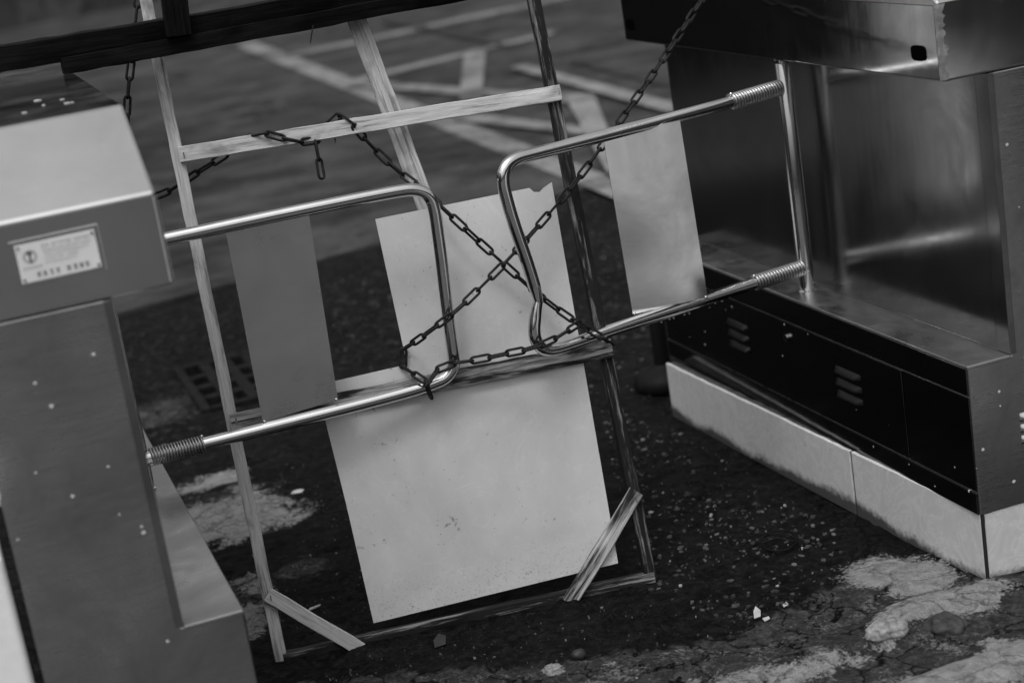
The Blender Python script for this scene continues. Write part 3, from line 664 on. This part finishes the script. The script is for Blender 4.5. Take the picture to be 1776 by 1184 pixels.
# ------------------------------------------------------------------ chains
def link_mesh():
    pts = []; L_, W_, r = .0500, .0195, .0030; hs = L_ / 2 - W_ / 2; rr = W_ / 2 - r
    for k in range(7): a = -math.pi / 2 + math.pi * k / 6; pts.append(V((hs + rr * math.cos(a), rr * math.sin(a), 0)))
    for k in range(7): a = math.pi / 2 + math.pi * k / 6; pts.append(V((-hs + rr * math.cos(a), rr * math.sin(a), 0)))
    return finish(tube_bm(pts, r, 7, closed=True), 'chain_link', M['chain'], 80)
LINK = link_mesh(); PITCH = .0384
def run_links(par, path, phase=0, tilt=.35):
    path = smooth_path(path, 1); pts = [path[0]]; i = 1; cur = path[0]
    while i < len(path):      # equal chords along the path
        while i < len(path) and (path[i] - cur).length < PITCH: i += 1
        if i >= len(path): break
        a, b = path[i - 1], path[i]; lo, hi = 0., 1.
        for _ in range(24):
            mid_ = (lo + hi) / 2
            if (a.lerp(b, mid_) - cur).length < PITCH: lo = mid_
            else: hi = mid_
        cur = a.lerp(b, hi); pts.append(cur)
    for k, (a, b) in enumerate(zip(pts, pts[1:])):
        d = (b - a).normalized(); view = (CAM - a).normalized(); nz = (view - d * view.dot(d)).normalized(); ny = nz.cross(d)
        ang = tilt + (math.pi / 2 if (k + phase) % 2 else 0) + rnd.uniform(-.3, .3)
        nz2 = nz * math.cos(ang) + ny * math.sin(ang); ny2 = nz2.cross(d)
        mw = Matrix((d, ny2, nz2)).transposed().to_4x4(); mw.translation = (a + b) / 2
        link('chain_link', LINK, par, mw=mw)
P = ony
ca = thing('chain', V((1.2, 3.62, .8)), 'dark chain running from the right turnstile lid down to the left arm', 'chain', 'chains tying the gate arms shut')
A0 = onx(1226, -14, 1.80); A1 = P(1064, 226, 3.672)
run_links(ca, [A0, A0.lerp(A1, .33) + V((0, 0, -.004)), A0.lerp(A1, .66) + V((0, 0, -.004)), A1, P(1000, 315, 3.655), P(940, 385, 3.615), P(905, 424, 3.60), P(875, 457, 3.60), P(830, 502, 3.592), P(788, 543, 3.588), P(745, 574, 3.60), P(716, 596, 3.64), FP(697, 606, .004), FP(692, 614, -.006), FP(692, 626, -.008), FP(697, 636, .002), P(722, 650, 3.625), P(742, 664, 3.597), P(747, 676, 3.592), P(749, 690, 3.60), P(742, 698, 3.63)], 0, .25)
cb = thing('chain', V((.7, 3.8, 1.0)), 'dark chain looped over the upper wooden rail and down to the right', 'chain', 'chains tying the gate arms shut')
run_links(cb, [P(241, -20, 3.95), P(230, 90, 3.95), P(219, 182, 3.95), P(222, 255, 3.95), P(250, 345, 3.945), P(275, 341, 3.935), P(305, 325, 3.92), P(340, 300, 3.90), P(385, 273, 3.885), FP(415, 252, -.012), FP(440, 233, .004), FP(456, 230, .021), FP(485, 238, .019), FP(515, 247, .019), FP(545, 246, .016), FP(558, 240, -.004), FP(568, 218, -.012), FP(578, 203, -.004), FP(592, 199, .012), FP(606, 210, .021), P(645, 255, 3.79), P(690, 297, 3.765), P(720, 318, 3.73), P(765, 358, 3.665), P(800, 391, 3.64), P(875, 459, 3.63), P(935, 513, 3.605), P(990, 553, 3.585), P(1022, 572, 3.57), P(1050, 588, 3.565), P(1062, 597, 3.585)], 0, .3)
run_links(cb, [FP(547, 246, .016), FP(551, 268, .016), FP(557, 298, .016), FP(561, 332, .016)], 1, .3)
cc = thing('chain', V((1.1, 3.55, .55)), 'short dark chain strung low between the two arm ends', 'chain', 'chains tying the gate arms shut')
run_links(cc, [P(1006, 560, 3.555), P(985, 573, 3.54), P(966, 586, 3.525), P(941, 598, 3.515), P(915, 606, 3.53), P(879, 613, 3.56), P(847, 620, 3.575), P(815, 626, 3.585), P(787, 629, 3.588), P(762, 637, 3.595), P(745, 655, 3.592), P(741, 668, 3.585)], 0, .4)

# ------------------------------------------------------------------ drain grate, black post, small things on the ground
g0, g1, g2 = onz(300, 640, .0), onz(470, 600, .0), onz(475, 725, .0)
gx0, gx1 = g0.x, g0.x + .36; gy1 = g0.y + .0; gy0 = gy1 - .62
gr = thing('drain_grate', V((gx0 + .18, (gy0 + gy1) / 2, 0)), 'cast iron drain grate with oblong slots behind the left batten', 'drain grate')
M['iron'] = plain('worn_cast_iron', .012, .8, 0, .7, 40, .5, .08)
for (a_, b_, c_, d_) in ((gx0, gx0 + .03, gy0, gy1), (gx1 - .03, gx1, gy0, gy1), (gx0 + .031, gx1 - .031, gy0, gy0 + .03), (gx0 + .031, gx1 - .031, gy1 - .03, gy1)): box('rim', a_, b_, c_, d_, -.05, .004, M['iron'], gr, .003)
for i in range(1, 4): xx = gx0 + .03 + .30 * i / 4; box('bar', xx - .019, xx + .019, gy0 + .031, gy1 - .031, -.03, .001, M['iron'], gr, .003)
for j in range(1, 4): yy_ = gy0 + .03 + .56 * j / 4; box('cross_bar', gx0 + .031, gx1 - .031, yy_ - .022, yy_ + .022, -.032, -.001, M['iron'], gr, .003)

pb = onz(1154, 668, 0)
bp = thing('black_post', V((pb.x, pb.y, 0)), 'short black post with round rubber base beside the tiled plinth', 'post')
link('base', finish(lathe_bm([(.088, 0), (.092, .012), (.088, .03), (.075, .046), (.045, .056), (.03, .07)], pb.x, pb.y), 'base', M['rubber'], 40), bp)
link('pole', finish(lathe_bm([(.026, .066), (.024, .08), (.024, .5), (.02, .51)], pb.x, pb.y), 'pole', M['rubber'], 40), bp)

# aggregate worn bare in the asphalt: uncountable chips
bm = bmesh.new(); lay = bm.faces.layers.int.new('k')
def chip(x, y, s, ei, z=None):
    h = (fields(x, y)[0] if z is None else z); n_ = rnd.choice((5, 6, 7)); a0 = rnd.random() * 6.3; sq = rnd.uniform(.45, 1)
    ca_, sa = math.cos(a0), math.sin(a0); top = []; bot = []
    for k in range(n_):
        q = 2 * math.pi * k / n_ + rnd.uniform(-.3, .3); r_ = s * rnd.uniform(.7, 1.1); u, v_ = r_ * math.cos(q), r_ * sq * math.sin(q)
        X_, Y_ = x + u * ca_ - v_ * sa, y + u * sa + v_ * ca_
        top.append(bm.verts.new((x + (X_ - x) * .8, y + (Y_ - y) * .8, h + .0014 + rnd.uniform(0, .0022)))); bot.append(bm.verts.new((X_, Y_, h - .002)))
    f = bm.faces.new(top); f.material_index = ei
    for k in range(n_): f = bm.faces.new((bot[k], bot[(k + 1) % n_], top[(k + 1) % n_], top[k])); f.material_index = ei
chips = [plain('chip_%s' % n, v, .6, 0, .4, 60, .3) for n, v in (('dark', .022), ('grey', .05), ('pale', .11), ('white', .26))]
def scatter(n_, poly, smin, smax):
    q = [onz(*p, 0) for p in poly]; x0, x1 = min(p.x for p in q), max(p.x for p in q); y0, y1 = min(p.y for p in q), max(p.y for p in q); k = 0; tries = 0
    while k < n_ and tries < n_ * 30:
        tries += 1; x, y = rnd.uniform(x0, x1), rnd.uniform(y0, y1); ins = False
        for a, b in zip(q, q[1:] + q[:1]):
            if (a.y > y) != (b.y > y) and x < (b.x - a.x) * (y - a.y) / (b.y - a.y) + a.x: ins = not ins
        dens = noise.noise(V((x * 4, y * 4, 7))) + .35
        if not ins or rnd.random() > dens + .3: continue
        chip(x, y, smin + (smax - smin) * rnd.random() ** 2.2, rnd.choices((0, 1, 2, 3), (6, 6, 2.4, .5))[0]); k += 1
scatter(620, [(1040, 700), (1170, 740), (1480, 930), (1480, 1010), (1300, 1080), (1130, 1030), (1080, 900)], .0025, .0105)
scatter(220, [(560, 1150), (1130, 1030), (1320, 1080), (1200, 1184), (560, 1184)], .0015, .005)
scatter(750, [(560, 470), (1030, 340), (1160, 540), (1130, 700), (1040, 700), (560, 690)], .003, .011)
scatter(260, [(480, 780), (640, 760), (660, 1060), (480, 1090)], .0015, .005)
me = bpy.data.meshes.new('stone_chips'); bm.to_mesh(me); bm.free(); [me.materials.append(c_) for c_ in chips]
link('stone_chips', me, None, 'small pale stone chips worn bare in the dark asphalt', 'stones', kind='stuff')

def shard(name, px, py, poly, th, tilt, mat, label, cat, z=.004):
    p = onz(px, py, 0); h = fields(p.x, p.y)[0]
    R_ = Matrix.Translation(V((p.x, p.y, h + z))) @ Matrix.Rotation(tilt[1], 4, 'Z') @ Matrix.Rotation(tilt[0], 4, 'X')
    bm = prism_bm(poly, lambda x, y: V((x, y, 0)), lambda x, y: V((x, y, th)), min(.001, th * .25), 1)
    for v in bm.verts: v.co.z += noise.noise(V((v.co.x * 60, v.co.y * 60, px))) * th * .6
    return link(name, finish(bm, name, mat, 40), None, label, cat, mw=R_)
M['shell'] = plain('pale_chip', .5, .6, 0, .2, 50, .3); M['leaf'] = plain('dead_leaf', .02, .6, 0, .4, 40, .4); M['stone'] = plain('pale_stone', .22, .9, 0, .6, 70, .8); M['paper'] = plain('crumpled_paper', .5, .7, 0, .25, 25, .6)
shard('tile_shard', 1313, 1070, [(-.012, -.006), (.004, -.008), (.012, .004), (.006, .016), (-.004, .008)], .004, (.9, .3), M['shell'], 'upright white shard on the asphalt right of the frame', 'shard', .006)
shard('tile_shard', 1328, 1076, [(-.010, -.005), (.008, -.006), (.014, .002), (-.002, .007)], .003, (.1, .5), M['shell'], 'flat white shard lying beside the upright shard', 'shard')
shard('paint_flake', 1362, 1049, [(-.010, -.005), (.006, -.004), (.011, .006), (-.004, .004)], .002, (.1, .4), M['shell'], 'small white flake nearest to the wire ring', 'flake')
shard('paper_scrap', 515, 851, [(-.022, -.007), (.012, -.010), (.020, .004), (.004, .008), (-.014, .005)], .002, (.25, -.2), M['paper'], 'thin white paper scrap on dark ground beside the left batten', 'paper scrap')
shard('wood_stick', 546, 1054, [(-.020, -.004), (.012, -.003), (.018, .002), (-.012, .004)], .004, (.1, .3), M['wood_light'], 'short pale wood stick behind the left brace', 'stick')
shard('paper_scrap', 372, 684, [(-.06, -.04), (.03, -.05), (.07, .01), (.02, .05), (-.04, .03)], .006, (.25, .3), M['paper'], 'crumpled pale paper lying on the drain grate', 'paper scrap', .006)
shard('dead_leaf', 762, 1112, [(-.024, -.010), (.004, -.016), (.022, .002), (.014, .016), (-.010, .008)], .0015, (.5, .5), M['leaf'], 'dark dead leaf in front of the bottom rail', 'leaf', .008)
# dark nut and the bent wire ring
p = onz(1005, 1142, 0); bm = bmesh.new(); bmesh.ops.create_icosphere(bm, subdivisions=3, radius=.014)
for v in bm.verts: v.co = V((v.co.x * 1.15, v.co.y * .9, v.co.z * .85)) * (1 + .12 * noise.noise(v.co * 120))
link('seed_pod', finish(bm, 'seed_pod', M['leaf'], 60), None, 'round dark seed pod near the bottom edge', 'seed pod', mw=Matrix.Translation(V((p.x, p.y, fields(p.x, p.y)[0] + .009))))
p = onz(1350, 944, 0); hh = fields(p.x, p.y)[0] + .006; wr = thing('wire_ring', V((p.x, p.y, hh)), 'loose ring of dark bent wire on the asphalt before the plinth', 'wire ring')
for k_, (rx, ry, ph, tz) in enumerate(((.040, .042, 0, .004), (.038, .040, .5, .008))):
    link('wire', finish(tube_bm([V((p.x + rx * math.cos(q) + .004 * k_, p.y + ry * math.sin(q), hh + tz * (1 + math.sin(q + ph)))) for q in [2 * math.pi * i / 36 for i in range(36)]], .0016, 6, closed=True), 'wire', M['rubber'], 60), wr)
link('wire', finish(tube_bm([V((p.x - .034, p.y + .012, hh + .008)), V((p.x, p.y + .004, hh + .014)), V((p.x + .03, p.y - .02, hh + .006))], .0014, 6), 'wire', M['rubber'], 60), wr)
def rock(px, py, r, sc, mat, label, seed):
    p = onz(px, py, 0); bm = bmesh.new(); bmesh.ops.create_icosphere(bm, subdivisions=4, radius=r)
    for v in bm.verts:
        d_ = v.co.normalized(); v.co = V((v.co.x * sc[0], v.co.y * sc[1], v.co.z * sc[2])) * (1 + .22 * noise.fractal(d_ * 1.8 + V((seed, 0, 0)), 1, 2, 4))
    link('stone', finish(bm, 'stone', mat, 70), None, label, 'stone', mw=Matrix.Translation(V((p.x, p.y, fields(p.x, p.y)[0] - r * .12))))
rock(958, 1160, .018, (1.2, 1, .6), M['stone'], 'small pale stone at the bottom edge left of the seed pod', 2.)
rock(1540, 1110, .034, (1.3, .9, .6), M['stone'], 'rough pale stone lump in the broken ground at lower right', 5.)
M['stone_dark'] = plain('dark_round_stone', .035, .8, 0, .9, 40, .6)
rock(1640, 1090, .036, (1.15, 1.1, .75), M['stone_dark'], 'rounded dark stone with a pale worn spot at lower right', 8.)
for o in bpy.data.objects:
    if '_w' in o: del o['_w']
